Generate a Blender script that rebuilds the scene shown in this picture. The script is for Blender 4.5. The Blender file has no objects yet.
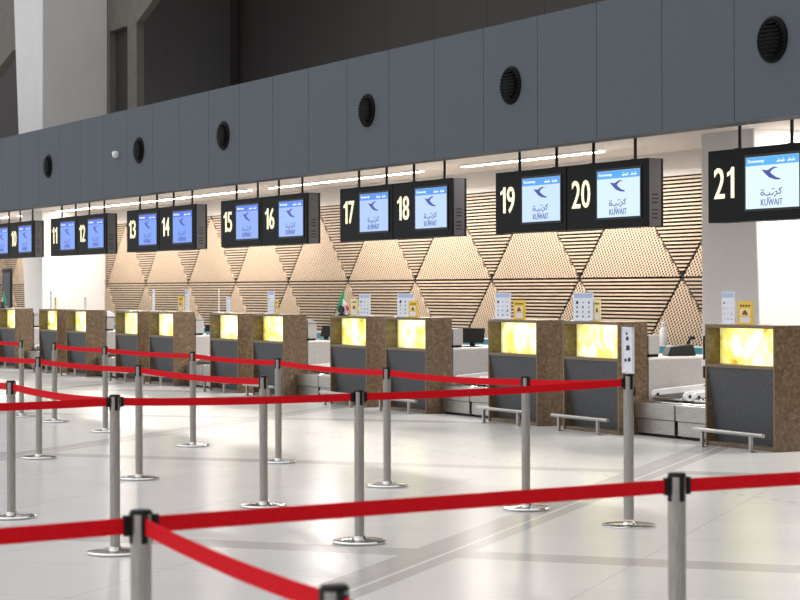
import bpy, math, random
from mathutils import Vector
random.seed(5)
C = bpy.context.scene.collection
PI = math.pi

# ------------------------------------------------------------------ mesh collector
class MB:
    def __init__(s): s.v = []; s.f = []; s.m = []; s.mi = 0
    def quadbox(s, a, b):                       # a, b: bottom and top rings of 4 points
        n = len(s.v); s.v += list(a) + list(b)
        for f in ((3,2,1,0),(4,5,6,7),(0,1,5,4),(1,2,6,5),(2,3,7,6),(3,0,4,7)):
            s.f.append(tuple(n+i for i in f)); s.m.append(s.mi)
        return s
    def box(s, x0, x1, y0, y1, z0, z1):
        return s.quadbox([(x0,y0,z0),(x1,y0,z0),(x1,y1,z0),(x0,y1,z0)],
                         [(x0,y0,z1),(x1,y0,z1),(x1,y1,z1),(x0,y1,z1)])
    def prism(s, pts, y0, y1, ax='y'):           # outline in x,z extruded along y (or x,y along z, or y,z along x)
        def P(p, t): return {'y': (p[0], t, p[1]), 'z': (p[0], p[1], t), 'x': (t, p[0], p[1])}[ax]
        n = len(s.v); k = len(pts)
        s.v += [P(p, y0) for p in pts] + [P(p, y1) for p in pts]
        s.f.append(tuple(n+i for i in range(k))); s.f.append(tuple(n+k+i for i in range(k))[::-1]); s.m += [s.mi]*2
        for i in range(k):
            j = (i+1) % k
            s.f.append((n+i, n+k+i, n+k+j, n+j)); s.m.append(s.mi)
        return s
    def lathe(s, prof, cx=0, cy=0, seg=24, z=0):
        n = len(s.v); k = len(prof)
        for i in range(seg):
            a = 2*PI*i/seg
            for r, h in prof: s.v.append((cx+r*math.cos(a), cy+r*math.sin(a), z+h))
        for i in range(seg):
            j = (i+1) % seg
            for q in range(k-1):
                s.f.append((n+i*k+q, n+j*k+q, n+j*k+q+1, n+i*k+q+1)); s.m.append(s.mi)
        s.f.append(tuple(n+i*k for i in range(seg))[::-1]); s.m.append(s.mi)
        s.f.append(tuple(n+i*k+k-1 for i in range(seg))); s.m.append(s.mi)
        return s
    def tube(s, pts, r, seg=12):
        pts = [Vector(p) for p in pts]; n = len(s.v)
        for i, p in enumerate(pts):
            d = (pts[min(i+1, len(pts)-1)] - pts[max(i-1, 0)]).normalized()
            a = d.cross(Vector((0,0,1)))
            if a.length < .01: a = d.cross(Vector((1,0,0)))
            a.normalize(); b = a.cross(d)
            for q in range(seg):
                t = 2*PI*q/seg; s.v.append(tuple(p + a*math.cos(t)*r + b*math.sin(t)*r))
        for i in range(len(pts)-1):
            for q in range(seg):
                w = (q+1) % seg
                s.f.append((n+i*seg+q, n+i*seg+w, n+(i+1)*seg+w, n+(i+1)*seg+q)); s.m.append(s.mi)
        s.f.append(tuple(n+q for q in range(seg))[::-1]); s.f.append(tuple(n+(len(pts)-1)*seg+q for q in range(seg))); s.m += [s.mi]*2
        return s
    def build(s, name, mat, parent=None, bevel=0, smooth=False, loc=None):
        me = bpy.data.meshes.new(name); me.from_pydata(s.v, [], s.f)
        for m in (mat if isinstance(mat, list) else [mat]): me.materials.append(m)
        for p, i in zip(me.polygons, s.m): p.material_index = i
        import bmesh
        bm = bmesh.new(); bm.from_mesh(me); bmesh.ops.recalc_face_normals(bm, faces=bm.faces)
        bm.to_mesh(me); bm.free()
        if smooth:
            for p in me.polygons: p.use_smooth = len(p.vertices) == 4
            try: me.set_sharp_from_angle(angle=math.radians(35))
            except Exception: pass
        o = bpy.data.objects.new(name, me); C.objects.link(o)
        if parent: o.parent = parent
        if loc: o.location = loc
        if bevel:
            b = o.modifiers.new('bevel', 'BEVEL'); b.width = bevel; b.segments = 2; b.limit_method = 'ANGLE'
        return o

def thing(name, label, cat, loc=(0,0,0), rz=0, group=None):
    o = bpy.data.objects.new(name, None); C.objects.link(o); o.location = loc; o.rotation_euler = (0,0,rz)
    o.empty_display_size = .1
    o['label'] = label; o['category'] = cat
    if group: o['group'] = group
    return o
def tag(o, label, cat, group=None):
    o['label'] = label; o['category'] = cat
    if group: o['group'] = group
    return o
def struct(o): o['kind'] = 'structure'; return o
def children(o): return [c for c in C.objects if c.parent == o]
def copy_tree(o, parent=None):
    c = o.copy(); C.objects.link(c); c.parent = parent
    for ch in children(o): copy_tree(ch, c)
    return c

# ------------------------------------------------------------------ materials
def new(name):
    m = bpy.data.materials.new(name); m.use_nodes = True
    nt = m.node_tree; b = nt.nodes['Principled BSDF']; return m, nt, b
def mat(name, col, rough=.5, metal=0, spec=.5, emit=None, es=1, alpha=1):
    m, nt, b = new(name)
    b.inputs['Base Color'].default_value = (*col, 1); b.inputs['Roughness'].default_value = rough
    b.inputs['Metallic'].default_value = metal; b.inputs['Specular IOR Level'].default_value = spec
    if emit: b.inputs['Emission Color'].default_value = (*emit, 1); b.inputs['Emission Strength'].default_value = es
    return m
def N(nt, t, **kw):
    n = nt.nodes.new(t)
    for k, v in kw.items(): setattr(n, k, v)
    return n
def noisy(name, cols, scale=5, detail=6, rough=.5, metal=0, spec=.5, stretch=(1,1,1), bump=0, emit=0, rough_noise=0.6, dist=0):
    m, nt, b = new(name)
    tc = N(nt, 'ShaderNodeTexCoord'); mp = N(nt, 'ShaderNodeMapping'); mp.inputs['Scale'].default_value = stretch
    oi = N(nt, 'ShaderNodeObjectInfo'); ad = N(nt, 'ShaderNodeVectorMath', operation='MULTIPLY_ADD')
    ad.inputs[1].default_value = (37, 17, 23)
    nt.links.new(tc.outputs['Object'], mp.inputs[0]); nt.links.new(oi.outputs['Random'], ad.inputs[0]); nt.links.new(mp.outputs[0], ad.inputs[2])
    no = N(nt, 'ShaderNodeTexNoise'); no.inputs['Scale'].default_value = scale; no.inputs['Detail'].default_value = detail
    no.inputs['Roughness'].default_value = rough_noise; no.inputs['Distortion'].default_value = dist
    nt.links.new(ad.outputs[0], no.inputs['Vector'])
    cr = N(nt, 'ShaderNodeValToRGB'); e = cr.color_ramp.elements
    while len(e) < len(cols): e.new(.5)
    for i, (p, c) in enumerate(cols): e[i].position = p; e[i].color = (*c, 1)
    nt.links.new(no.outputs['Fac'], cr.inputs[0]); nt.links.new(cr.outputs[0], b.inputs['Base Color'])
    b.inputs['Roughness'].default_value = rough; b.inputs['Metallic'].default_value = metal; b.inputs['Specular IOR Level'].default_value = spec
    if bump:
        bp = N(nt, 'ShaderNodeBump'); bp.inputs['Strength'].default_value = bump; bp.inputs['Distance'].default_value = .01
        nt.links.new(no.outputs['Fac'], bp.inputs['Height']); nt.links.new(bp.outputs[0], b.inputs['Normal'])
    if emit: nt.links.new(cr.outputs[0], b.inputs['Emission Color']); b.inputs['Emission Strength'].default_value = emit
    return m

M = {}
M['marble'] = noisy('brown_marble', [(.3,(.060,.038,.020)),(.46,(.125,.082,.047)),(.58,(.19,.13,.08)),(.72,(.34,.245,.16))], scale=24, detail=9, rough=.3, rough_noise=.72, dist=.6)
M['marble_edge'] = mat('brown_edge', (.17,.12,.075), .4)
M['dark_panel'] = noisy('charcoal_panel', [(.35,(.038,.041,.046)),(.65,(.085,.090,.098))], scale=90, detail=3, rough=.6)
M['steel'] = noisy('brushed_steel', [(.3,(.40,.385,.36)),(.7,(.56,.54,.51))], scale=6, detail=4, rough=.34, metal=1, stretch=(1,1,18))
M['post'] = noisy('post_steel', [(.3,(.31,.29,.265)),(.7,(.54,.51,.47))], scale=30, detail=3, rough=.33, metal=1, stretch=(12,12,.4))
M['chrome'] = mat('polished_chrome', (.78,.77,.75), .14, 1)
M['black'] = mat('black_plastic', (.006,.006,.007), .45, spec=.25)
M['sign_black'] = mat('sign_black', (.004,.0045,.005), .5, spec=.15)
M['sign_side'] = mat('sign_side_grey', (.042,.040,.048), .5)
M['cream'] = mat('cream_numeral', (.85,.80,.55), .5, emit=(1,.93,.62), es=.75)
M['red'] = noisy('red_webbing', [(.3,(.60,.004,.010)),(.7,(.70,.008,.016))], scale=60, rough=.75, spec=.1)
M['white'] = mat('white_plastic', (.82,.82,.84), .4)
M['paper'] = mat('white_paper', (.74,.77,.84), .7)
M['blue_print'] = mat('pale_blue_print', (.42,.50,.72), .7)
M['ink'] = mat('black_ink', (.015,.015,.025), .7)
M['yellow'] = mat('yellow_card', (.80,.52,.05), .6)
M['cream_card'] = mat('cream_card', (.82,.70,.36), .6)
M['maroon'] = mat('maroon_print', (.25,.05,.06), .6)
M['desk'] = noisy('grey_laminate', [(.3,(.40,.385,.38)),(.7,(.46,.44,.435))], scale=25, detail=3, rough=.5)
M['desk_top'] = mat('pale_desk_top', (.78,.78,.77), .35)
M['teal'] = mat('teal_paint', (.03,.24,.30), .45)
M['grey_rubber'] = mat('dark_belt_rubber', (.05,.05,.055), .6)
M['dark'] = mat('dark_gap', (.010,.008,.006), .8)
M['soffit'] = mat('soffit_plaster', (.62,.58,.55), .8)
M['white_wall'] = mat('white_plaster', (.86,.86,.87), .8)
M['green'] = mat('flag_green', (.02,.32,.12), .7)
M['flag_white'] = mat('flag_white', (.8,.8,.8), .7)
M['flag_red'] = mat('flag_red', (.6,.03,.04), .7)
M['lamp'] = mat('light_diffuser', (.9,.9,.9), .5, emit=(1,.90,.80), es=26)
M['glass_black'] = mat('black_gloss', (.006,.006,.008), .12)
M['nozzle_black'] = mat('nozzle_black', (.0025,.0025,.003), .6, spec=.1)
M['concrete'] = noisy('beige_concrete', [(.3,(.13,.12,.105)),(.7,(.17,.155,.135))], scale=3, detail=8, rough=.85)
M['column'] = noisy('column_plaster', [(.3,(.66,.65,.64)),(.7,(.71,.70,.69))], scale=1.2, detail=5, rough=.85)

def onyx():
    m, nt, b = new('backlit_onyx')
    tc = N(nt, 'ShaderNodeTexCoord'); oi = N(nt, 'ShaderNodeObjectInfo')
    ad = N(nt, 'ShaderNodeVectorMath', operation='MULTIPLY_ADD'); ad.inputs[1].default_value = (31, 7, 13)
    nt.links.new(oi.outputs['Random'], ad.inputs[0]); nt.links.new(tc.outputs['Object'], ad.inputs[2])
    no = N(nt, 'ShaderNodeTexNoise'); no.inputs['Scale'].default_value = 2.6; no.inputs['Detail'].default_value = 7; no.inputs['Distortion'].default_value = 1.4
    nt.links.new(ad.outputs[0], no.inputs['Vector'])
    cr = N(nt, 'ShaderNodeValToRGB'); e = cr.color_ramp.elements
    e.new(.5)
    for el, (p, c) in zip(e, ((.30,(.40,.20,.03)),(.43,(.72,.62,.12)),(.60,(.84,.83,.42)))): el.position = p; el.color = (*c, 1)
    nt.links.new(no.outputs['Fac'], cr.inputs[0]); nt.links.new(cr.outputs[0], b.inputs['Base Color'])
    # lamps behind the slab: brighter in front of the tubes
    sp = N(nt, 'ShaderNodeSeparateXYZ'); nt.links.new(tc.outputs['Object'], sp.inputs[0])
    def bell(sock, c, w):
        s1 = N(nt, 'ShaderNodeMath', operation='SUBTRACT'); s1.inputs[1].default_value = c; nt.links.new(sock, s1.inputs[0])
        s2 = N(nt, 'ShaderNodeMath', operation='DIVIDE'); s2.inputs[1].default_value = w; nt.links.new(s1.outputs[0], s2.inputs[0])
        s3 = N(nt, 'ShaderNodeMath', operation='POWER'); s3.inputs[1].default_value = 2; nt.links.new(s2.outputs[0], s3.inputs[0])
        s4 = N(nt, 'ShaderNodeMath', operation='SUBTRACT'); s4.inputs[0].default_value = 1; s4.use_clamp = True; nt.links.new(s3.outputs[0], s4.inputs[1])
        return s4
    bx = bell(sp.outputs[0], .62, .62); bz = bell(sp.outputs[2], 1.05, .30)
    mu = N(nt, 'ShaderNodeMath', operation='MULTIPLY'); nt.links.new(bx.outputs[0], mu.inputs[0]); nt.links.new(bz.outputs[0], mu.inputs[1])
    ma = N(nt, 'ShaderNodeMath', operation='MULTIPLY_ADD'); ma.inputs[1].default_value = 2.5; ma.inputs[2].default_value = .30
    nt.links.new(mu.outputs[0], ma.inputs[0])
    nt.links.new(cr.outputs[0], b.inputs['Emission Color']); nt.links.new(ma.outputs[0], b.inputs['Emission Strength'])
    return m
M['onyx'] = onyx()

def floor_mat():
    m, nt, b = new('polished_grey_tile')
    tc = N(nt, 'ShaderNodeTexCoord'); mp = N(nt, 'ShaderNodeMapping'); mp.vector_type = 'POINT'
    mp.inputs['Rotation'].default_value = (0, 0, -math.radians(131.7))
    nt.links.new(tc.outputs['Object'], mp.inputs[0])
    sp = N(nt, 'ShaderNodeSeparateXYZ'); nt.links.new(mp.outputs[0], sp.inputs[0])
    raw = N(nt, 'ShaderNodeSeparateXYZ'); nt.links.new(tc.outputs['Object'], raw.inputs[0])
    def math_(op, a, v=None, w=None):
        n = N(nt, 'ShaderNodeMath', operation=op)
        for i, q in enumerate((a, v, w)):
            if q is None: continue
            if isinstance(q, (int, float)): n.inputs[i].default_value = q
            else: nt.links.new(q, n.inputs[i])
        return n.outputs[0]
    def dist_to(sock, c, period):                     # distance to the nearest line of a family
        a = math_('SUBTRACT', sock, c); a = math_('ADD', a, period*200.5)
        a = math_('MODULO', a, period); a = math_('SUBTRACT', a, period/2); return math_('ABSOLUTE', a)
    def band(sock, c, period, half): return math_('LESS_THAN', dist_to(sock, c, period), half)
    bands = math_('MAXIMUM', band(sp.outputs[0], 11.8, 5.85, .17), band(sp.outputs[1], 4.07, 6.4, .19))
    joint = math_('MAXIMUM', band(sp.outputs[0], 11.8, 1.17, .006), band(sp.outputs[1], 4.07, 1.28, .006))
    lightj = band(sp.outputs[1], 4.01, 6.4, .010)
    no = N(nt, 'ShaderNodeTexNoise'); no.inputs['Scale'].default_value = .9; no.inputs['Detail'].default_value = 8
    nt.links.new(tc.outputs['Object'], no.inputs['Vector'])
    cr = N(nt, 'ShaderNodeValToRGB'); e = cr.color_ramp.elements
    e[0].position = .3; e[0].color = (.60,.595,.585,1); e[1].position = .7; e[1].color = (.66,.65,.64,1)
    nt.links.new(no.outputs['Fac'], cr.inputs[0])
    def mix(fac, a, col, amt=1):
        n = N(nt, 'ShaderNodeMix'); n.data_type = 'RGBA'
        f = math_('MULTIPLY', fac, amt); nt.links.new(f, n.inputs[0]); nt.links.new(a, n.inputs[6]); n.inputs[7].default_value = (*col, 1)
        return n.outputs[2]
    c = mix(bands, cr.outputs[0], (.42,.41,.40), .85)
    c = mix(joint, c, (.30,.29,.28), .35)
    c = mix(lightj, c, (.80,.79,.78), .8)
    # movement joint with studs, parallel to the counters
    dj = math_('ABSOLUTE', math_('SUBTRACT', raw.outputs[1], 9.93)); dj = math_('LESS_THAN', dj, .014)
    ds = math_('LESS_THAN', math_('MODULO', math_('ADD', raw.outputs[0], 500), .21), .10)
    c = mix(math_('MULTIPLY', dj, ds), c, (.22,.215,.21), .55)
    nt.links.new(c, b.inputs['Base Color'])
    b.inputs['Roughness'].default_value = .24; b.inputs['Specular IOR Level'].default_value = .32
    n2 = N(nt, 'ShaderNodeTexNoise'); n2.inputs['Scale'].default_value = 5; n2.inputs['Detail'].default_value = 3
    nt.links.new(tc.outputs['Object'], n2.inputs['Vector'])
    bp = N(nt, 'ShaderNodeBump'); bp.inputs['Strength'].default_value = .04; bp.inputs['Distance'].default_value = .02
    nt.links.new(n2.outputs['Fac'], bp.inputs['Height']); nt.links.new(bp.outputs[0], b.inputs['Normal'])
    return m

def perforated():
    m, nt, b = new('perforated_oak')
    tc = N(nt, 'ShaderNodeTexCoord'); mp = N(nt, 'ShaderNodeMapping'); mp.inputs['Rotation'].default_value = (0, math.radians(28), 0)
    nt.links.new(tc.outputs['Object'], mp.inputs[0])
    sc = N(nt, 'ShaderNodeVectorMath', operation='DIVIDE'); sc.inputs[1].default_value = (.062, 1, .042)
    nt.links.new(mp.outputs[0], sc.inputs[0])
    fr = N(nt, 'ShaderNodeVectorMath', operation='FRACTION'); nt.links.new(sc.outputs[0], fr.inputs[0])
    sb = N(nt, 'ShaderNodeVectorMath', operation='SUBTRACT'); sb.inputs[1].default_value = (.5, 0, .5); nt.links.new(fr.outputs[0], sb.inputs[0])
    ml = N(nt, 'ShaderNodeVectorMath', operation='MULTIPLY'); ml.inputs[1].default_value = (1, 0, 1); nt.links.new(sb.outputs[0], ml.inputs[0])
    ln = N(nt, 'ShaderNodeVectorMath', operation='LENGTH'); nt.links.new(ml.outputs[0], ln.inputs[0])
    lt = N(nt, 'ShaderNodeMath', operation='LESS_THAN'); lt.inputs[1].default_value = .36; nt.links.new(ln.outputs['Value'], lt.inputs[0])
    no = N(nt, 'ShaderNodeTexNoise'); no.inputs['Scale'].default_value = 2
    mx = N(nt, 'ShaderNodeMix'); mx.data_type = 'RGBA'; mx.inputs[6].default_value = (.60,.46,.325,1); mx.inputs[7].default_value = (.035,.018,.012,1)
    nt.links.new(lt.outputs[0], mx.inputs[0]); nt.links.new(mx.outputs[2], b.inputs['Base Color'])
    b.inputs['Roughness'].default_value = .55
    return m
M['perf'] = perforated()
M['slat'] = noisy('oak_slat', [(.3,(.39,.30,.215)),(.7,(.58,.455,.34))], scale=3, detail=6, rough=.5, stretch=(1,1,22))
def boards():
    m, nt, b = new('dark_brown_boards')
    tc = N(nt, 'ShaderNodeTexCoord'); sp = N(nt, 'ShaderNodeSeparateXYZ'); nt.links.new(tc.outputs['Object'], sp.inputs[0])
    md = N(nt, 'ShaderNodeMath', operation='MODULO'); md.inputs[1].default_value = 2.1
    ad = N(nt, 'ShaderNodeMath', operation='ADD'); ad.inputs[1].default_value = 210; nt.links.new(sp.outputs[0], ad.inputs[0]); nt.links.new(ad.outputs[0], md.inputs[0])
    lt = N(nt, 'ShaderNodeMath', operation='LESS_THAN'); lt.inputs[1].default_value = .03; nt.links.new(md.outputs[0], lt.inputs[0])
    no = N(nt, 'ShaderNodeTexNoise'); no.inputs['Scale'].default_value = 40; nt.links.new(tc.outputs['Object'], no.inputs['Vector'])
    cr = N(nt, 'ShaderNodeValToRGB'); e = cr.color_ramp.elements; e[0].color = (.028,.023,.021,1); e[1].color = (.046,.040,.036,1)
    nt.links.new(no.outputs['Fac'], cr.inputs[0])
    mx = N(nt, 'ShaderNodeMix'); mx.data_type = 'RGBA'; nt.links.new(lt.outputs[0], mx.inputs[0]); nt.links.new(cr.outputs[0], mx.inputs[6]); mx.inputs[7].default_value = (.015,.013,.012,1)
    nt.links.new(mx.outputs[2], b.inputs['Base Color']); b.inputs['Roughness'].default_value = .8
    return m
M['boards'] = boards()
M['fascia'] = noisy('slate_grey_panel', [(.3,(.072,.086,.103)),(.7,(.088,.104,.123))], scale=60, detail=3, rough=.62, spec=.35)

# ------------------------------------------------------------------ the hall
struct(MB().box(-90, 25, -25, 20, -.1, 0).build('floor', floor_mat()))

VW = 16.6            # slatted wall
wall = struct(MB().box(-75, -8, VW, VW+.15, 0, 3.55).build('wall_back', M['dark']))
struct(MB().box(-75, -8, VW-.03, VW, 3.215, 3.55).build('trim_1', M['soffit']))
SEAM, TH, TW, U0 = 1.80, 1.41, 2.57, -25.14
def slat_tri(u, zapex, up):                 # horizontal slats filling a triangle; up: wide edge above the apex
    m = MB(); p = .053; w = .027; n = int(TH/p); r = TW/2/TH
    for i in range(n):
        a = .04 + i*p; b_ = a + w
        if b_ > TH-.012: break
        for_ = (a, b_)
        h0, h1 = r*a-.028, r*b_-.028
        if h0 < .01: continue
        z0, z1 = zapex + a, zapex + b_
        m.quadbox([(-h0, 0, z0-zapex), (h0, 0, z0-zapex), (h0, .03, z0-zapex), (-h0, .03, z0-zapex)],
                  [(-h1, 0, z1-zapex), (h1, 0, z1-zapex), (h1, .03, z1-zapex), (-h1, .03, z1-zapex)])
    return m.build('slatted_panel', M['slat'], wall, loc=(u, VW-.032, zapex))
def perf_tri(u, zbase):
    m = MB(); r = TW/2/TH
    g = .012
    m.prism([(-TW/2+.045, g), (TW/2-.045, g), (0, TH-.035)], 0, .03)
    return m.build('perforated_panel', M['perf'], wall, loc=(u, VW-.034, zbase))
s0 = p0 = None
for n in range(-14, 4):
    u = U0 + n*TW
    for (zb, off) in ((SEAM, 0), (SEAM-TH, TW/2)):
        if s0 is None: s0 = slat_tri(u+off, zb, True); p0 = perf_tri(u+TW/2-off, zb)
        else:
            for src, uu, yy in ((s0, u+off, VW-.032), (p0, u+TW/2-off, VW-.034)):
                c = src.copy(); C.objects.link(c); c.parent = wall; c.location = (uu, yy, zb)
struct(MB().box(-75, -8, VW-.03, VW, 0, SEAM-TH-.01).build('baseboard_back', M['slat']))

# soffit, fascia, upper hall
struct(MB().box(-75, -8, 13.17, 20, 3.55, 3.65).build('ceiling', M['soffit']))
fb = MB(); fu = -16.60 + 1.2714*6
while fu > -72:
    fb.box(fu-1.2714+.005, fu-.005, 12.86, 12.89, 3.36, 4.93); fu -= 1.2714
fas = struct(fb.build('fascia', M['fascia']))
MB().box(-72, -9, 12.885, 13.17, 3.362, 4.93).build('fascia_core', M['fascia'], fas)
struct(MB().box(-95, -2, 20, 20.3, 3.65, 17).build('wall_back_upper', M['boards']))
# tapered structural columns
def column(name, b0, b1, t0, t1, zt, v0=15.0, v1=16.62):
    m = MB(); m.quadbox([(b0,v0,0),(b1,v0,0),(b1,v1,0),(b0,v1,0)], [(t0,v0,zt),(t1,v0,zt),(t1,v1,zt),(t0,v1,zt)])
    return struct(m.build(name, M['column'], bevel=.02))
column('column', -47.08, -45.88, -48.75, -45.65, 16)
column('column', -20.02, -18.84, -20.10, -20.10+.55, 16)
# concrete portal beside the far column, and bracket on its other side
pb = MB()
pb.prism([(-46.1,7.86),(-43.8,7.86),(-42.8,8.23),(-38.5,9.8),(-38.5,15),(-46.1,15)], 16.62, 16.80)
pb.box(-46.1,-45.62,16.62,16.80,3.65,7.86)
pb.box(-44.4,-43.8,16.62,16.80,3.65,7.86)
struct(pb.build('concrete_portal', M['concrete']))
struct(MB().box(-45.62,-44.4,16.78,17.0,3.65,7.86).build('portal_recess', M['boards']))
struct(MB().prism([(-58,6.9),(-54.5,7.88),(-53.3,8.22),(-48.0,8.22),(-48.0,15),(-58,15)], 16.62, 16.9).build('concrete_bracket', M['concrete']))
struct(MB().box(-47.0,-45.7,19.8,20,3.65,17).build('wall_pilaster', M['boards']))

# linear soffit lights
names = ['first linear soffit light from the right, above sign 21', 'linear soffit light glowing behind signs 19 and 20', 'long linear soffit light glowing above signs 17 and 18',
         'linear soffit light glowing above signs 15 and 14', 'linear soffit light glowing above signs 13 and 12', 'short linear soffit light glowing above sign 10', 'linear soffit light glowing above sign 9 at the left edge']
for (a, b), nm in zip([(-18.4,-15.9),(-26.6,-22.8),(-33.7,-27.9),(-40.25,-34.6),(-46.4,-40.55),(-48.9,-46.8),(-54.5,-49.8)], names):
    t = thing('ceiling_light', nm, 'ceiling light', (a, 15.4, 3.55), group='linear lights recessed in the soffit')
    MB().box(0, b-a, -.06, .06, -.03, 0).build('housing', M['white'], t)
    MB().box(.02, b-a-.02, -.045, .045, -.036, -.03).build('diffuser', M['lamp'], t)

# round black air nozzles on the fascia
nz = [(-15.97,'above sign 21'),(-21.02,'above sign 19'),(-24.87,'above sign 18'),(-29.95,'above sign 15'),(-33.77,'above sign 14'),(-38.88,'above sign 11')]
def nozzle():
    t = thing('air_nozzle', '', 'vent', (0,0,0))
    m = MB(); m.lathe([(.235,0),(.235,.015),(.205,.03),(.19,.02)], seg=32)
    o = m.build('rim', M['nozzle_black'], t, smooth=True); o.rotation_euler = (PI/2, 0, 0)
    m = MB(); m.lathe([(.19,.0),(.19,.02),(.15,.04),(.08,.055),(.02,.06)], seg=24)
    o = m.build('grille', M['nozzle_black'], t, smooth=True); o.rotation_euler = (PI/2, 0, 0)
    m = MB()
    for k in range(-4, 5):
        h = math.sqrt(max(.18**2-(k*.04)**2, .001)); m.box(-h, h, -.066, -.01, k*.04-.006, k*.04+.006)
    m.build('louvre', M['nozzle_black'], t)
    return t
proto = nozzle()
for i, (u, w) in enumerate(nz):
    o = proto if i == 0 else copy_tree(proto)
    o.location = (u, 12.86, 4.15); o['label'] = 'round black air nozzle on the grey fascia ' + w; o['group'] = 'round black nozzles on the fascia'
t = thing('security_camera', 'small white security camera on the grey fascia above sign 13', 'security camera', (-34.85,12.86,4.13)); t.scale = (.6,.6,.6)
MB().box(-.05,.05,-.05,0,-.06,.10).build('bracket', M['white'], t, bevel=.008)
o = MB().lathe([(.09,0),(.105,.03),(.105,.12),(.06,.16),(.01,.17)], seg=20).build('housing', M['white'], t, smooth=True); o.rotation_euler=(PI/2,0,-.5); o.location=(0,-.03,.02)
o = MB().lathe([(.06,0),(.05,.03),(.02,.05)], seg=16).build('lens', M['glass_black'], t, smooth=True); o.rotation_euler=(PI/2,0,-.5); o.location=(-.08,-.17,0)

# ------------------------------------------------------------------ text helper
def text_mesh(txt, x0, x1, z0, z1, y, name, material, parent, bold=.0, th=.004, italic=0):
    cu = bpy.data.curves.new('t', 'FONT'); cu.body = txt; cu.offset = bold; cu.resolution_u = 4
    ob = bpy.data.objects.new('t', cu); C.objects.link(ob)
    dg = bpy.context.evaluated_depsgraph_get(); dg.update()
    me = bpy.data.meshes.new_from_object(ob.evaluated_get(dg)); C.objects.unlink(ob); bpy.data.objects.remove(ob)
    xs = [v.co.x for v in me.vertices]; ys = [v.co.y for v in me.vertices]
    a, b, c, d = min(xs), max(xs), min(ys), max(ys)
    import bmesh
    for v in me.vertices:
        v.co = (x0+(v.co.x-a)/(b-a)*(x1-x0), y, z0+(v.co.y-c)/(d-c)*(z1-z0))
    bm = bmesh.new(); bm.from_mesh(me)
    r = bmesh.ops.extrude_face_region(bm, geom=bm.faces[:])
    for g in r['geom']:
        if isinstance(g, bmesh.types.BMVert): g.co.y -= th
    bmesh.ops.recalc_face_normals(bm, faces=bm.faces); bm.to_mesh(me); bm.free()
    me.materials.clear(); me.materials.append(material)
    o = bpy.data.objects.new(name, me); C.objects.link(o); o.parent = parent
    return o

# ------------------------------------------------------------------ hanging number signs
SW, SZ0, SZ1 = 1.66, 2.35, 3.125
M['screen_head'] = mat('screen_header_blue', (.02,.02,.02), .3, emit=(.10,.42,.86), es=1.0)
M['logo'] = mat('logo_blue', (.02,.02,.02), .3, emit=(.05,.07,.40), es=.8)
M['letters'] = mat('logo_letters', (.02,.02,.02), .3, emit=(.10,.11,.30), es=1.0)
M['header_letters'] = mat('header_letters', (.02,.02,.02), .3, emit=(.85,.95,1), es=1.0)
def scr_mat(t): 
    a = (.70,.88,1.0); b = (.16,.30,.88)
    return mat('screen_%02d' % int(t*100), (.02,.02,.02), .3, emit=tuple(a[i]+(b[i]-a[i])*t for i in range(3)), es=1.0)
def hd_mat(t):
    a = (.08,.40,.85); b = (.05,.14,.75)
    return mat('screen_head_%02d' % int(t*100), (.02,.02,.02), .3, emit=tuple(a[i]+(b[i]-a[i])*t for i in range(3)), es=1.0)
SX0, SX1, SY0, SY1 = .665, 1.53, 2.475, 3.015
def scr(px, py):              # logo drawing coordinates -> place on the screen
    return SX0 + px*(SX1-SX0), SY0 + (1-py)*(SY1-SY0)
def logo_parts():
    mb = MB()
    def poly(pts): mb.prism([scr(*p) for p in pts], -.012, -.008)
    poly([(.31,.25),(.37,.265),(.435,.27),(.50,.35),(.58,.415),(.68,.455),(.63,.47),(.545,.455),(.45,.41),(.375,.33)])
    poly([(.42,.28),(.47,.245),(.54,.215),(.63,.235),(.545,.245),(.50,.275),(.465,.325)])
    ar = MB()
    def stroke(pts, w=.011):
        P = [scr(*p) for p in pts]
        for (x0, z0), (x1, z1) in zip(P, P[1:]):
            d = math.hypot(x1-x0, z1-z0); nx, nz = -(z1-z0)/d*w/2, (x1-x0)/d*w/2
            ar.prism([(x0+nx,z0+nz),(x0-nx,z0-nz),(x1-nx,z1-nz),(x1+nx,z1+nz)], -.0115, -.008)
    stroke([(.30,.70),(.29,.735),(.33,.75),(.36,.72),(.33,.685),(.30,.70)])
    stroke([(.36,.73),(.41,.76),(.45,.74),(.46,.70)]); stroke([(.45,.745),(.52,.745),(.53,.70)])
    stroke([(.56,.69),(.60,.69),(.60,.73),(.54,.79)]); stroke([(.60,.73),(.66,.73),(.67,.68),(.63,.655),(.69,.62)])
    for p in ((.30,.64),(.335,.64),(.50,.63),(.535,.63),(.42,.80),(.455,.80)): stroke([p, (p[0]+.014, p[1]+.012)], .014)
    hd = MB()
    for (a, b) in ((.60,.68),(.69,.74),(.80,.86),(.87,.93)):
        ar2 = [scr(a,.13), scr(a,.10), scr(b,.09), scr(b,.12)]; hd.prism(ar2, -.0115, -.008)
        ar3 = [scr(a+.02,.075), scr(a+.02,.06), scr(a+.035,.06), scr(a+.035,.075)]; hd.prism(ar3, -.0115, -.008)
    return mb, ar, hd
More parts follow.
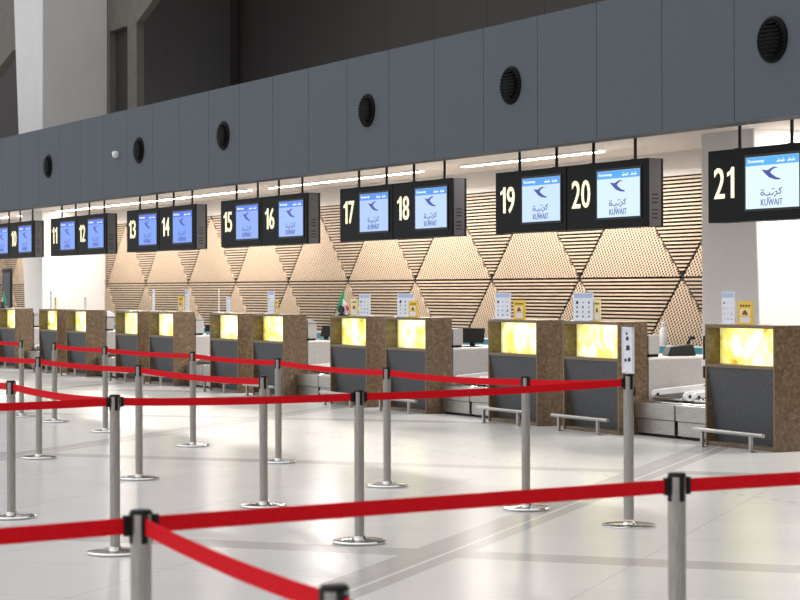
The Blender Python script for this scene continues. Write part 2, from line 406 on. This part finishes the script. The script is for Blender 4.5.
def make_sign():
    t = thing('hanging_sign', '', 'sign')
    MB().box(0, SW-.008, .004, .235, SZ0, SZ1).build('housing', M['sign_black'], t, bevel=.006)
    fr = MB(); e = .028                                   # raised bezel round the screen
    fr.box(SX0-e, SX1+e, -.006, .006, SY1, SY1+e); fr.box(SX0-e, SX1+e, -.006, .006, SY0-e, SY0)
    fr.box(SX0-e, SX0, -.006, .006, SY0, SY1); fr.box(SX1, SX1+e, -.006, .006, SY0, SY1)
    fr.build('bezel', M['glass_black'], t)
    s = MB().box(SX0, SX1, -.007, .004, SY0, SY1).build('screen', M['sign_black'], t)
    hz = SY1-.17*(SY1-SY0)
    MB().box(SX0+.002, SX1-.002, -.008, -.006, hz, SY1-.002).build('header_bar', M['screen_head'], s)
    mb, ar, hd = logo_parts()
    mb.build('bird_emblem', M['logo'], s); ar.build('arabic_lettering', M['letters'], s); hd.build('header_arabic_lettering', M['header_letters'], s)
    x0, z0 = scr(.295, .955); x1, z1 = scr(.70, .835)
    text_mesh('KUWAIT', x0, x1, z0+.002, z1+.006, -.008, 'latin_lettering', M['letters'], s, bold=0)
    x0, z0 = scr(.05, .13); x1, z1 = scr(.36, .05)
    text_mesh('Economy', x0, x1, z0, z1, -.008, 'header_lettering', M['header_letters'], s, bold=.01)
    for x in (.42, 1.28):
        MB().lathe([(.02,SZ1),(.02,3.55)], cx=x, cy=.11, seg=10).build('hanger_rod', M['black'], t, smooth=True)
        MB().box(x-.04, x+.04, .07, .15, SZ1, SZ1+.012).build('hanger_plate', M['black'], t)
    return t
sp = make_sign(); signs = [sp] + [copy_tree(sp) for _ in range(12)]
SU = -18.60
def sign_u(n):                      # left end of sign n
    k = (20-n)//2 if n <= 20 else -1
    if n == 21: return -17.48
    return SU - 4.45*k - (SW+.01)*(1 if n % 2 == 0 else 2)
for n in range(21, 8, -1):
    t = signs[21-n]
    u = sign_u(n); t.location = (u, 13.18, 0)
    t['label'] = 'black hanging check-in sign with number %d and a lit screen with a bird logo' % n
    t['group'] = 'numbered hanging check-in signs'
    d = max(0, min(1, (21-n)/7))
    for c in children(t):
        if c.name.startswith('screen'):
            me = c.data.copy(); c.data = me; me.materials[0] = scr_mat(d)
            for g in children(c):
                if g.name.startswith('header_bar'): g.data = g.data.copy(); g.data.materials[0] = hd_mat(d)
    zc = 2.605
    dx = .115 if n > 9 else .33
    for ch in str(n):
        if ch == '1':
            a, z1 = dx+.02, zc+.33
            MB().prism([(a+.065,zc),(a+.115,zc),(a+.115,z1),(a+.075,z1),(a+.055,z1-.035),(a,z1-.06),(a,z1-.098),(a+.065,z1-.07)], -.004, .004).build('numeral', M['cream'], t)
            dx += .175 if n != 11 else .18
        else:
            text_mesh(ch, dx, dx+.18, zc, zc+.33, 0.004, 'numeral', M['cream'], t, bold=.006, th=.008); dx += .208
    if n % 2 == 0:
        ep = MB().box(SW-.009, SW-.003, .035, .195, SZ0+.005, SZ1-.005).build('end_panel', M['sign_side'], t)
        vs = MB()
        for k in range(6): vs.box(SW-.003, SW-.001, .07, .155, 2.44+k*.045 + (.04 if k > 2 else 0), 2.455+k*.045 + (.04 if k > 2 else 0))
        vs.build('vent_slots', M['black'], ep)

# ------------------------------------------------------------------ check-in counters
W, D, H = 1.145, .39, 1.27
def make_counter():
    t = thing('check_in_counter', '', 'counter')
    b = MB()
    b.box(0, .026, 0, D, 0, H-.036); b.box(W-.026, W, 0, D, 0, H-.036)
    b.box(0, W, 0, D, H-.036, H); b.box(.026, W-.026, 0, D-.02, .822, .858)
    b.box(.026, W-.026, .012, D-.02, 0, .045)
    b.box(.026, W-.026, .20, D, .045, H-.036)
    b.build('body', M['marble'], t, bevel=.003)
    e = MB()
    e.box(.001, .025, -.003, 0, 0, H); e.box(W-.025, W-.001, -.003, 0, 0, H); e.box(.026, W-.026, -.003, 0, H-.034, H-.002); e.box(.026, W-.026, -.003, 0, .824, .856)
    e.build('edge_trim', M['marble_edge'], t)
    MB().box(.026, W-.026, .175, .199, .858, H-.036).build('backlit_panel', M['onyx'], t)
    m = MB(); m.quadbox([(.026,.125,.045),(W-.026,.125,.045),(W-.026,.15,.045),(.026,.15,.045)],
                        [(.026,.008,.822),(W-.026,.008,.822),(W-.026,.033,.822),(.026,.033,.822)])
    m.build('front_panel', M['dark_panel'], t)
    r = MB().tube([(.02,-.17,.175),(W+.03,-.17,.175)], .022).build('footrest_rail', M['steel'], t, smooth=True)
    for x in (.17, W-.17):
        q = MB(); q.box(x-.018, x+.018, -.185, -.155, .006, .16); q.box(x-.05, x+.05, -.21, -.13, 0, .008)
        q.build('rail_support', M['steel'], r)
    return t
def counter_u(n):
    if n == 21: return -16.99
    k = (20-n)//2; return -19.73 - 4.45*k if n % 2 == 0 else -21.44 - 4.45*k
cp = make_counter()
for n in range(21, 8, -1):
    t = cp if n == 21 else copy_tree(cp)
    t.location = (counter_u(n), 12.77, 0)
    t['label'] = 'brown marbled check-in counter with a glowing yellow niche, standing below sign %d' % n
    t['group'] = 'brown check-in counters'

# weighing conveyors between the counter pairs
def make_conveyor(w):
    t = thing('baggage_scale_conveyor', '', 'conveyor')
    MB().box(0, w-.01, 0, 1.35, .195, .375).build('housing', M['steel'], t, bevel=.012)
    MB().box(.02, w-.03, .02, 1.35, .035, .19).build('plinth', M['steel'], t, bevel=.004)
    MB().box(.03, w-.04, .06, 1.33, 0, .035).build('toe_kick', M['black'], t)
    MB().box(.03, w-.05, .05, .16, .375, .392).build('front_plate', M['chrome'], t, bevel=.008)
    m = MB(); z0, z1 = .415, .49
    m.quadbox([(.10,.2,z0-.02),(w-.12,.2,z0-.02),(w-.12,1.6,z0-.02),(.10,1.6,z0-.02)], [(.10,.2,z0+.03),(w-.12,.2,z0+.03),(w-.12,1.6,z1+.03),(.10,1.6,z1+.03)])
    m.build('belt_surface', M['grey_rubber'], t)
    for x in (.045, w-.105):
        m = MB(); pts = []
        for k in range(9):
            a = PI/2 + PI*k/8; pts.append((.24 + .052*math.cos(a), .455 + .052*math.sin(a)))
        pts += [(1.65, .485), (1.65, .60)]
        m.prism(pts, x, x+.05, 'x'); r = m.build('side_rail', M['white'], t, bevel=.004)
        q = MB(); q.tube([(x+.05,.25,.455),(x+.056,.25,.455)], .018); q.build('axle_cap', M['black'], r)
    m = MB().tube([(.10,.20,.415),(w-.11,.20,.415)], .022); m.build('roller', M['chrome'], t, smooth=True)
    MB().box(w-.10, w-.015, .30, .52, .375, .45).build('motor_box', M['steel'], t, bevel=.01)
    return t
ca = make_conveyor(.75)
for i in range(6):
    base = -18.585 - 4.45*i
    for j, side in enumerate(('left', 'right')):
        t = ca if (i == 0 and j == 0) else copy_tree(ca)
        t.location = (base + .02 + j*.765, 12.97, 0)
        t['label'] = 'steel baggage scale conveyor, the %s one in the gap between counters %d and %d' % (side, 20-2*i, 21-2*i)
        t['group'] = 'steel conveyors between the counters'

# agents' desks behind the right-hand counter of each pair
def make_desk():
    t = thing('service_desk', '', 'desk')
    MB().box(-.03, 0, 0, 1.08, 0, .84).build('side_panel', M['desk'], t, bevel=.003)
    MB().box(-1.1, -1.07, 0, 1.08, 0, .84).build('side_panel', M['desk'], t, bevel=.003)
    MB().box(-1.1, 0, 0, 1.10, .84, .865).build('desktop', M['desk_top'], t, bevel=.004)
    u = MB().box(-.55, 0, .0, .15, .90, 1.12).build('upstand', M['desk'], t, bevel=.006)
    MB().box(-.54, -.01, .01, .14, .87, .90).build('shadow_gap', M['black'], u)
    return t
dp = make_desk()
for i in range(6):
    t = dp if i == 0 else copy_tree(dp)
    u = -18.585 - 4.45*i; n = 20-2*i
    t.location = (u, 13.18, 0); t['label'] = 'pale grey agent desk standing behind counter %d' % n; t['group'] = 'grey desks behind the counters'
def label_printer(u, n):
    t = thing('document_scanner', 'white rounded device standing on the grey desk behind counter %d' % n, 'office device', (u, 13.19, 1.12), group='rounded devices on the desks')
    m = MB(); pts = [(.0,0),(.17,0),(.17,.02)] + [(.17*math.cos(a*PI/2/6), .02+.11*math.sin(a*PI/2/6)) for a in range(1,7)]
    m.prism(pts, -.34, -.02, 'x'); m.build('casing', M['white'] if n == 12 else M['desk'], t, bevel=.006)
    if n != 12: t.scale = (.9, .9, .5); t['label'] = 'low grey rounded device on the desk behind counter %d' % n
    MB().box(-.36, 0, .0, .16, -.0, .018).build('tray', M['black'], t)
for i in (2, 3, 4, 5): label_printer(-18.585-4.45*i, 20-2*i)
# monitor behind 18
def monitor(u, v, rz, lab, w=.47, h=.30):
    t = thing('computer_monitor', lab, 'monitor', (u, v, .87), rz)
    m = MB(); m.quadbox([(-w/2,-.02,.05),(w/2,-.02,.05),(w/2,.02,.05),(-w/2,.02,.05)], [(-w/2,.03,.05+h),(w/2,.03,.05+h),(w/2,.06,.05+h),(-w/2,.06,.05+h)])
    m.build('screen_shell', M['black'], t, bevel=.012)
    MB().box(-.03,.03,-.0,.04,.01,.14).build('stand', M['black'], t); MB().box(-.12,.12,-.09,.10,0,.012).build('foot', M['black'], t, bevel=.004)
monitor(-23.30, 13.62, math.radians(30), 'black computer monitor tilted back on the desk behind counter 18', .36, .20)
monitor(-27.78, 13.62, math.radians(20), 'small black monitor on the desk behind counter 16', .2, .17)
monitor(-32.2, 13.62, math.radians(62), 'black computer monitor on the desk behind counter 14', .3, .12)
# black ticket printer behind 20
t = thing('ticket_printer', 'low black ticket printer with a handset on the desk behind counter 20', 'printer', (-18.86,13.80,.87), math.radians(70))
m = MB(); m.quadbox([(-.17,-.14,0),(.17,-.14,0),(.17,.14,0),(-.17,.14,0)], [(-.13,-.11,.10),(.14,-.11,.13),(.14,.11,.13),(-.13,.11,.10)]); m.build('casing', M['black'], t, bevel=.012)
m = MB(); m.tube([(.10,0,.12),(.12,0,.17),(.15,0,.21)], .016); m.tube([(.13,0,.205),(.19,0,.20)], .02); m.build('handset', M['black'], t, smooth=True)
# collector conveyor along the wall
t = thing('collector_conveyor', 'long teal baggage collector conveyor running along the slatted wall behind the desks', 'conveyor', (-45.6,15.75,0))
MB().box(0, 25.4, 0, .03, 0, .87).build('side_panel', M['teal'], t)
MB().box(0, 25.4, .52, .55, 0, .87).build('side_panel', M['teal'], t)
MB().box(0, 25.4, .03, .52, .66, .70).build('belt', M['grey_rubber'], t)
MB().box(0, 25.4, -.01, .05, .87, .885).build('top_rail', M['desk_top'], t, bevel=.004)
t = thing('spray_bottle', 'tall white bottle standing on the teal conveyor between counters 20 and 21', 'bottle', (-21.90,15.77,.885))
MB().lathe([(.045,0),(.05,.01),(.05,.20),(.03,.23),(.022,.24)], seg=20).build('body', M['white'], t, smooth=True)
MB().lathe([(.024,.24),(.026,.30),(.015,.31)], seg=14).build('cap', M['paper'], t, smooth=True)
# black terminal on a post between two conveyors
t = thing('payment_terminal', 'black upright terminal with a white keypad above the conveyors beside counter 21', 'terminal', (-17.95,13.58,.56))
MB().box(-.13,.14,-.03,.04,.08,.56).build('casing', M['black'], t, bevel=.015)
MB().box(-.13,-.01,-.05,-.03,.22,.29).build('keypad', M['white'], t, bevel=.004)
MB().lathe([(.025,.01),(.025,.08)], seg=12).build('stem', M['black'], t); MB().box(-.07,.07,-.06,.06,0,.012).build('foot', M['black'], t)
# black display behind counters 9 and 10
t = thing('display_totem', 'tall black display totem standing against the slatted wall beyond counter 10', 'display', (-51.56,15.9,0))
MB().box(-.42,.34,0,.05,.05,2.22).build('casing', M['black'], t, bevel=.01)
MB().box(-.36,.28,-.006,0,.5,2.12).build('screen', M['glass_black'], t)
MB().box(-.46,.38,-.12,.17,0,.05).build('foot', M['black'], t)

# ------------------------------------------------------------------ cards, flags on the counters
def white_card(n, x, w=.26, h=.33, rz=0, y=.12, lab=None):
    t = thing('instruction_placard', lab or 'white pictogram placard standing on the counter below sign %d' % n, 'placard', (counter_u(n)+x, 12.77+y, H), rz, 'white placards on the counters')
    MB().box(-w/2, w/2, -.005, .005, .012, h).build('card', M['paper'], t)
    MB().box(-w/2, w/2, -.05, .05, 0, .012).build('foot', M['white'], t)
    b = MB().box(-w/2+.01, w/2-.01, -.007, -.005, h*.82, h*.97).build('printed_header', M['blue_print'], t)
    p = MB(); random.seed(n)
    for r in range(4):
        for c in range(3):
            cx = -w/2 + w*(.2+.3*c); cz = h*(.16+.165*r); s = w*random.uniform(.02,.045)
            if r == 3 and c == 0: s = w*.07
            p.prism([(cx-s,cz-s*.6),(cx+s*.7,cz-s*.7),(cx+s,cz+s*.4),(cx-s*.2,cz+s*.7)], -.007, -.005)
    p.build('pictograms', M['ink'], t)
def yellow_card(n, x, w=.18, h=.22, rz=0, y=.14, cream=False):
    t = thing('notice_card', '%s notice card standing on the counter below sign %d' % ('cream' if cream else 'yellow', n), 'placard', (counter_u(n)+x, 12.77+y, H), rz, 'yellow notice cards on the counters')
    MB().box(-w/2, w/2, -.005, .005, .008, h).build('card', M['cream_card'] if cream else M['yellow'], t)
    MB().box(-w/2, w/2, -.04, .04, 0, .008).build('foot', M['yellow'], t)
    MB().box(-w*.33, w*.33, -.007, -.005, h*.08, h*.33).build('white_field', M['paper'], t)
    f = MB().box(-w*.33, w*.33, -.007, -.005, h*.38, h*.68).build('white_field', M['cream_card'], t)
    MB().prism([(-w*.18,h*.42),(w*.2,h*.42),(w*.1,h*.58),(0,h*.64),(-w*.14,h*.55)], -.009, -.007).build('printed_picture', M['maroon'], f)
    q = MB()
    for k in range(4): q.box(-w*.33+k*w*.18, -w*.33+k*w*.18+w*.11, -.007, -.005, h*.77, h*.85)
    q.build('printed_line', M['ink'], t)
F = math.radians(0)
white_card(21, .24, .21, .34, F); yellow_card(21, .50, .25, .24, F)
white_card(20, .25, .41, .33, F); yellow_card(20, .515, .13, .25, F, cream=True)
white_card(19, .16, .37, .33, F); yellow_card(19, .55, .27, .24, F, y=.12)
white_card(18, .34, .46, .32, F, y=.13); yellow_card(18, .72, .24, .22, F, y=.04)
white_card(17, .78, .34, .31, F, y=.16); yellow_card(17, .50, .22, .24, F, cream=True)
white_card(16, .44, .24, .36, F); yellow_card(16, .61, .08, .22, F)
white_card(15, .48, .15, .26, F)
white_card(14, 1.02, .16, .38, F, y=.30); yellow_card(14, .76, .24, .27, F, y=.29)
white_card(14, .06, .10, .38, F, y=.06, lab='narrow white placard at the left corner of the counter below sign 14')
white_card(12, .76, .10, .24, F)
white_card(11, .40, .10, .36, F); yellow_card(11, .62, .10, .24, F)
t = thing('pole_stand', 'thin white upright stick on a foot on the counter below sign 15', 'stand', (counter_u(15)+.12, 12.88, H))
MB().lathe([(.008,.01),(.008,.40)], seg=8).build('stick', M['white'], t); MB().box(-.12,.12,-.05,.05,0,.012).build('foot', M['white'], t)
def flag(n, x, s, mirror, lab):
    t = thing('table_flag', lab, 'flag', (counter_u(n)+x, 12.91, H))
    MB().lathe([(.09*s,0),(.09*s,.02),(.02,.035)], seg=16).build('base', M['black'], t, smooth=True)
    MB().lathe([(.006,.03),(.006,.37*s)], seg=8).build('pole', M['chrome'], t)
    m = MB(); k = mirror
    for i, mi, a0, a1, b0, b1, zt, zb in ((0,0,-.16,-.05,-.03,.05,.33,.04),(1,1,-.05,.04,.03,.10,.27,.02),(2,2,.04,.09,.06,.13,.20,.06),(3,3,-.06,.08,.00,.06,.13,.03)):
        m.mi = mi; y = -.012*i - .01
        if i == 0: pts = [(.0*k,.36*s),(-.05*k,.28*s),(-.13*k,.10*s),(-.10*k,.035*s),(-.03*k,.05*s),(.02*k,.24*s)]
        if i == 1: pts = [(.02*k,.24*s),(-.03*k,.05*s),(.06*k,.03*s),(.10*k,.06*s),(.07*k,.16*s)]
        if i == 2: pts = [(.07*k,.16*s),(.10*k,.06*s),(.13*k,.08*s),(.12*k,.13*s)]
        if i == 3: pts = [(-.05*k,.13*s),(-.06*k,.06*s),(.0*k,.03*s),(.05*k,.06*s),(.05*k,.12*s),(.0,.15*s)]
        m.prism([(px*1.6, pz) for px, pz in pts], y-.006, y+.006)
    m.build('cloth', [M['green'], M['flag_white'], M['flag_red'], M['black']], t)
flag(17, .17, 1.0, 1, 'small green and white table flag with black on the counter below sign 17')
flag(10, -.10, .95, -1, 'small red, white and green table flag on the counter below sign 10')

# ------------------------------------------------------------------ barrier posts
def make_post():
    t = thing('barrier_post', '', 'barrier post')
    MB().lathe([(.170,0),(.178,.005),(.178,.013),(.170,.020),(.12,.025),(.06,.028),(.042,.031),(.038,.045),(.033,.047)], seg=40).build('base', M['chrome'], t, smooth=True)
    MB().lathe([(.032,.045),(.032,.982)], seg=28).build('pole', M['post'], t, smooth=True)
    hd = MB(); hd.lathe([(.0325,.982),(.0325,.990),(.029,.995),(.01,.996)], seg=28); c = hd.build('cap', M['black'], t, smooth=True)
    for a in range(4):
        m = MB(); m.box(.020, .0345, -.0105, .0105, .895, .989)
        o = m.build('belt_slot', M['black'], t, bevel=.003); o.rotation_euler = (0,0,a*PI/2)
    return t
post = make_post(); G = 'steel posts of the queue barrier'
posts = {}
PL = [('A',-14.21,4.41,'steel barrier post at the left edge, in the third row from the counters'),
 ('B',-19.10,6.21,'leftmost steel barrier post of the middle row, near the left edge'),
 ('C',-25.51,8.06,'farthest steel barrier post, first one at the left of the row by the counters'),
 ('D',-24.25,8.09,'steel barrier post before counter 11, just right of the gap in the far row'),
 ('E',-22.25,8.04,'steel barrier post of the far row, standing before counter 12'),
 ('F',-11.95,4.38,'steel barrier post behind the foreground post at left, with belts on both sides'),
 ('G',-16.55,6.29,'steel barrier post of the middle row, before counter 13'),
 ('H',-19.74,8.11,'steel barrier post of the far row, before counter 14'),
 ('I',-13.95,6.31,'steel barrier post where the middle row ends, before counter 16'),
 ('J',-17.45,8.05,'steel barrier post just behind the last post of the middle row'),
 ('K',-11.66,5.96,'steel barrier post near the centre of the picture, in front of counter 17'),
 ('L',-14.88,7.87,'steel barrier post of the far row, before counter 18'),
 ('M',-12.80,7.95,'steel barrier post of the far row with two belts passing it, before counter 19'),
 ('O',-5.963,4.351,'blurred foreground steel barrier post at right, with black clips on both sides'),
 ('P',-5.799,2.209,'blurred foreground steel barrier post at lower left where three belts meet'),
 ('Q',-4.106,2.033,'nearest barrier post, only its head showing at the bottom edge'),
 ('N',-11.54,8.01,'steel barrier post carrying a white sign, on a flat base before counter 20')]
PL += [('X1',-11.85,2.0,'steel barrier post outside the view, left'),('X2',-16.5,4.42,'steel barrier post outside the view, end of third row'),
 ('X3',-21.5,6.2,'steel barrier post outside the view, end of middle row'),('X4',-27.95,8.08,'steel barrier post outside the view, end of far row'),
 ('X5',-5.75,0.05,'steel barrier post outside the view, beside the foreground'),('X6',-5.95,6.7,'steel barrier post outside the view, right'),('X7',-1.9,1.95,'steel barrier post outside the view, nearest the viewer')]
for i, (k, u, v, lab) in enumerate(PL):
    t = post if i == 0 else copy_tree(post)
    q_ = .969 if k in ('O','P','Q','X5','X6','X7') else .994
    t.location = (u*q_, v*q_, 0); t['label'] = lab; t['group'] = G; posts[k] = t
hN = 1.055/.996
n_ = posts['N']
for c in children(n_):
    if c.name.startswith('base'):
        nb = MB().lathe([(.190,0),(.190,.010),(.184,.013),(.05,.016),(.033,.03)], seg=40); me = nb.build('tmp', M['chrome'], None, smooth=True)
        c.data = me.data; bpy.data.objects.remove(me)
    else: c.scale = (1.1, 1.1, hN) if not c.name.startswith('belt_slot') else (1.1, 1.0, hN)
sg = MB(); sg.box(-.012, .012, -.012, .012, 1.045, 1.075); sg.box(-.072,.072,-.012,.008,1.06,1.08); sg.box(-.082,-.070,-.012,.008,1.06,1.375); sg.box(.070,.082,-.012,.008,1.06,1.375); sg.box(-.082,.082,-.012,.008,1.365,1.38)
o = sg.build('sign_frame', M['white'], n_); o.rotation_euler = (0,0,math.radians(-10))
pp = MB().box(-.07,.07,-.006,.004,1.08,1.365).build('sign_sheet', M['paper'], o)
im = MB()
for (x,z,s) in ((-.01,1.335,.014),(0,1.30,.022),(.01,1.235,.030),(-.03,1.15,.018),(.03,1.155,.022)): im.prism([(x-s,z-s*.6),(x+s,z-s*.4),(x+s*.6,z+s*.7),(x-s*.8,z+s*.5)], -.009, -.006)
im.build('sheet_print', M['ink'], pp)

def belt(a, b, lab, sag=.012, clipb=True):
    pa, pb = posts[a].location.copy(), posts[b].location.copy()
    za = .949 if a != 'N' else 1.0; zb = .949 if b != 'N' else .995
    d = Vector((pb.x-pa.x, pb.y-pa.y, 0)); L = d.length; d.normalize(); nrm = Vector((-d.y, d.x, 0))
    t = thing('barrier_belt', lab, 'barrier belt', (pa.x, pa.y, 0), math.atan2(d.y, d.x), 'red belts of the queue barrier')
    m = MB(); n = 14; s0, s1 = .044, L-.044
    rings = []
    for i in range(n+1):
        f = i/n; x = s0 + (s1-s0)*f; z = za + (zb-za)*f - sag*4*f*(1-f)
        rings.append([(x,-.0015,z-.0245),(x,.0015,z-.0245),(x,.0015,z+.0245),(x,-.0015,z+.0245)])
    k0 = len(m.v)
    for r in rings: m.v += r
    for i in range(n):
        for q in range(4):
            w = (q+1) % 4; m.f.append((i*4+q, i*4+w, (i+1)*4+w, (i+1)*4+q)); m.m.append(0)
    m.f.append((0,1,2,3)); m.f.append(tuple(n*4+q for q in range(4))[::-1]); m.m += [0,0]
    m.build('webbing', M['red'], t)
    MB().box(.037, .056, -.010, .010, za-.031, za+.031).build('clip', M['black'], t, bevel=.003)
    MB().box(L-.056, L-.037, -.010, .010, zb-.031, zb+.031).build('clip', M['black'], t, bevel=.003)
belt('X4','C','red belt at the left edge of the far row, ending at the farthest post', .012)
belt('D','E','red belt of the far row passing before counters 11 and 12', .012)
belt('E','H','red belt of the far row passing before counters 13 and 14', .012)
belt('H','J','red belt of the far row passing before counters 15 and 16', .012)
belt('J','L','red belt of the far row passing before counter 17', .018)
belt('L','M','red belt of the far row passing before counters 18 and 19', .018)
belt('M','N','short red belt joining the post with the white sign, in front of counter 20', .01)
belt('X3','B','red belt at the left edge ending at the leftmost post of the middle row', .012)
belt('B','G','red belt of the middle row from the left, before counters 11 and 12', .012)
belt('G','I','red belt of the middle row, right piece ending before counter 16', .018)
belt('X2','A','short red belt at the left edge beside the third-row post', .01)
belt('A','F','red belt sloping down from the left-edge post toward the next post right', .018)
belt('X1','F','red belt entering from the left edge in front of the sloping belt', .01)
belt('F','K','red belt spanning the left half of the picture to the centre post', .01)
belt('K','N','red belt from the centre post to the post with the white sign', .012)
belt('X5','P','foreground red belt entering low at the left edge', .01)
belt('P','O','long foreground red belt between the two blurred foreground posts', .0)
belt('O','X6','foreground red belt leaving at the right edge', .0)
belt('P','Q','foreground red belt falling steeply to the nearest post at the bottom', .012)
belt('Q','X7','red belt leaving the nearest post at the bottom edge', .012)
MB().box(-.01,.01,.036,.052,.90,.965).build('spare_clip', M['black'], posts['N'], bevel=.003)

# ------------------------------------------------------------------ light
w = bpy.data.worlds.new('hall_light'); bpy.context.scene.world = w; w.use_nodes = True
wn = w.node_tree; bg = wn.nodes['Background']
tcw = N(wn, 'ShaderNodeTexCoord'); spw = N(wn, 'ShaderNodeSeparateXYZ'); wn.links.new(tcw.outputs['Generated'], spw.inputs[0])
crw = N(wn, 'ShaderNodeValToRGB'); e = crw.color_ramp.elements
e[0].position = 0; e[0].color = (.30,.31,.33,1); e[1].position = .75; e[1].color = (1,1,1,1)
wn.links.new(spw.outputs[2], crw.inputs[0]); wn.links.new(crw.outputs[0], bg.inputs[0])
# the hall is brighter on its entrance side (-y) than along its far end (+x)
m1 = N(wn, 'ShaderNodeMapRange'); m1.inputs['From Min'].default_value = -.9; m1.inputs['From Max'].default_value = .9; m1.inputs['To Min'].default_value = 1.65; m1.inputs['To Max'].default_value = .62
sm = N(wn, 'ShaderNodeMath', operation='MULTIPLY_ADD'); sm.inputs[1].default_value = .9; wn.links.new(spw.outputs[1], sm.inputs[0])
wn.links.new(spw.outputs[0], sm.inputs[2]); wn.links.new(sm.outputs[0], m1.inputs['Value']); wn.links.new(m1.outputs[0], bg.inputs[1])
def area(name, loc, size, sy, energy, col, rot=(0,0,0)):
    l = bpy.data.lights.new(name, 'AREA'); l.shape = 'RECTANGLE'; l.size = size; l.size_y = sy; l.energy = energy; l.color = col
    o = bpy.data.objects.new(name, l); C.objects.link(o); o.location = loc; o.rotation_euler = rot; return o
# added fill row under the soffit, then warm wash from the coves
for u in (-48.5, -38, -29, -22.5, -15.5):
    area('soffit_fill', (u, 14.1, 3.52), .5, .5, 55, (1,.95,.90))  # no fittings here; weak fill added to brighten the column fronts
for u in (-50, -42.5, -36.5, -30, -24.5, -17):
    area('soffit_wash', (u, 15.75, 3.50), 5.2, .12, 205, (1,.93,.86), (math.radians(-12),0,0))

# ------------------------------------------------------------------ camera
cd = bpy.data.cameras.new('camera'); cam = bpy.data.objects.new('camera', cd); C.objects.link(cam)
cam.location = (0, 0, 1.65)
from mathutils import Matrix
cam.rotation_euler = (Matrix.Rotation(math.atan2(.88082, .47345), 3, 'Z') @ Matrix.Rotation(PI/2, 3, 'X') @ Matrix.Rotation(math.radians(-.2), 3, 'Z')).to_euler()
cd.sensor_width = 36; cd.lens = 90; cd.shift_y = -.0138; cd.clip_end = 300
cd.dof.use_dof = True; cd.dof.focus_distance = 20; cd.dof.aperture_fstop = 6.3
sc = bpy.context.scene; sc.camera = cam
vs = sc.view_settings; vs.view_transform = 'Standard'; vs.look = 'None'; vs.gamma = 1; vs.exposure = .15; vs.use_curve_mapping = False
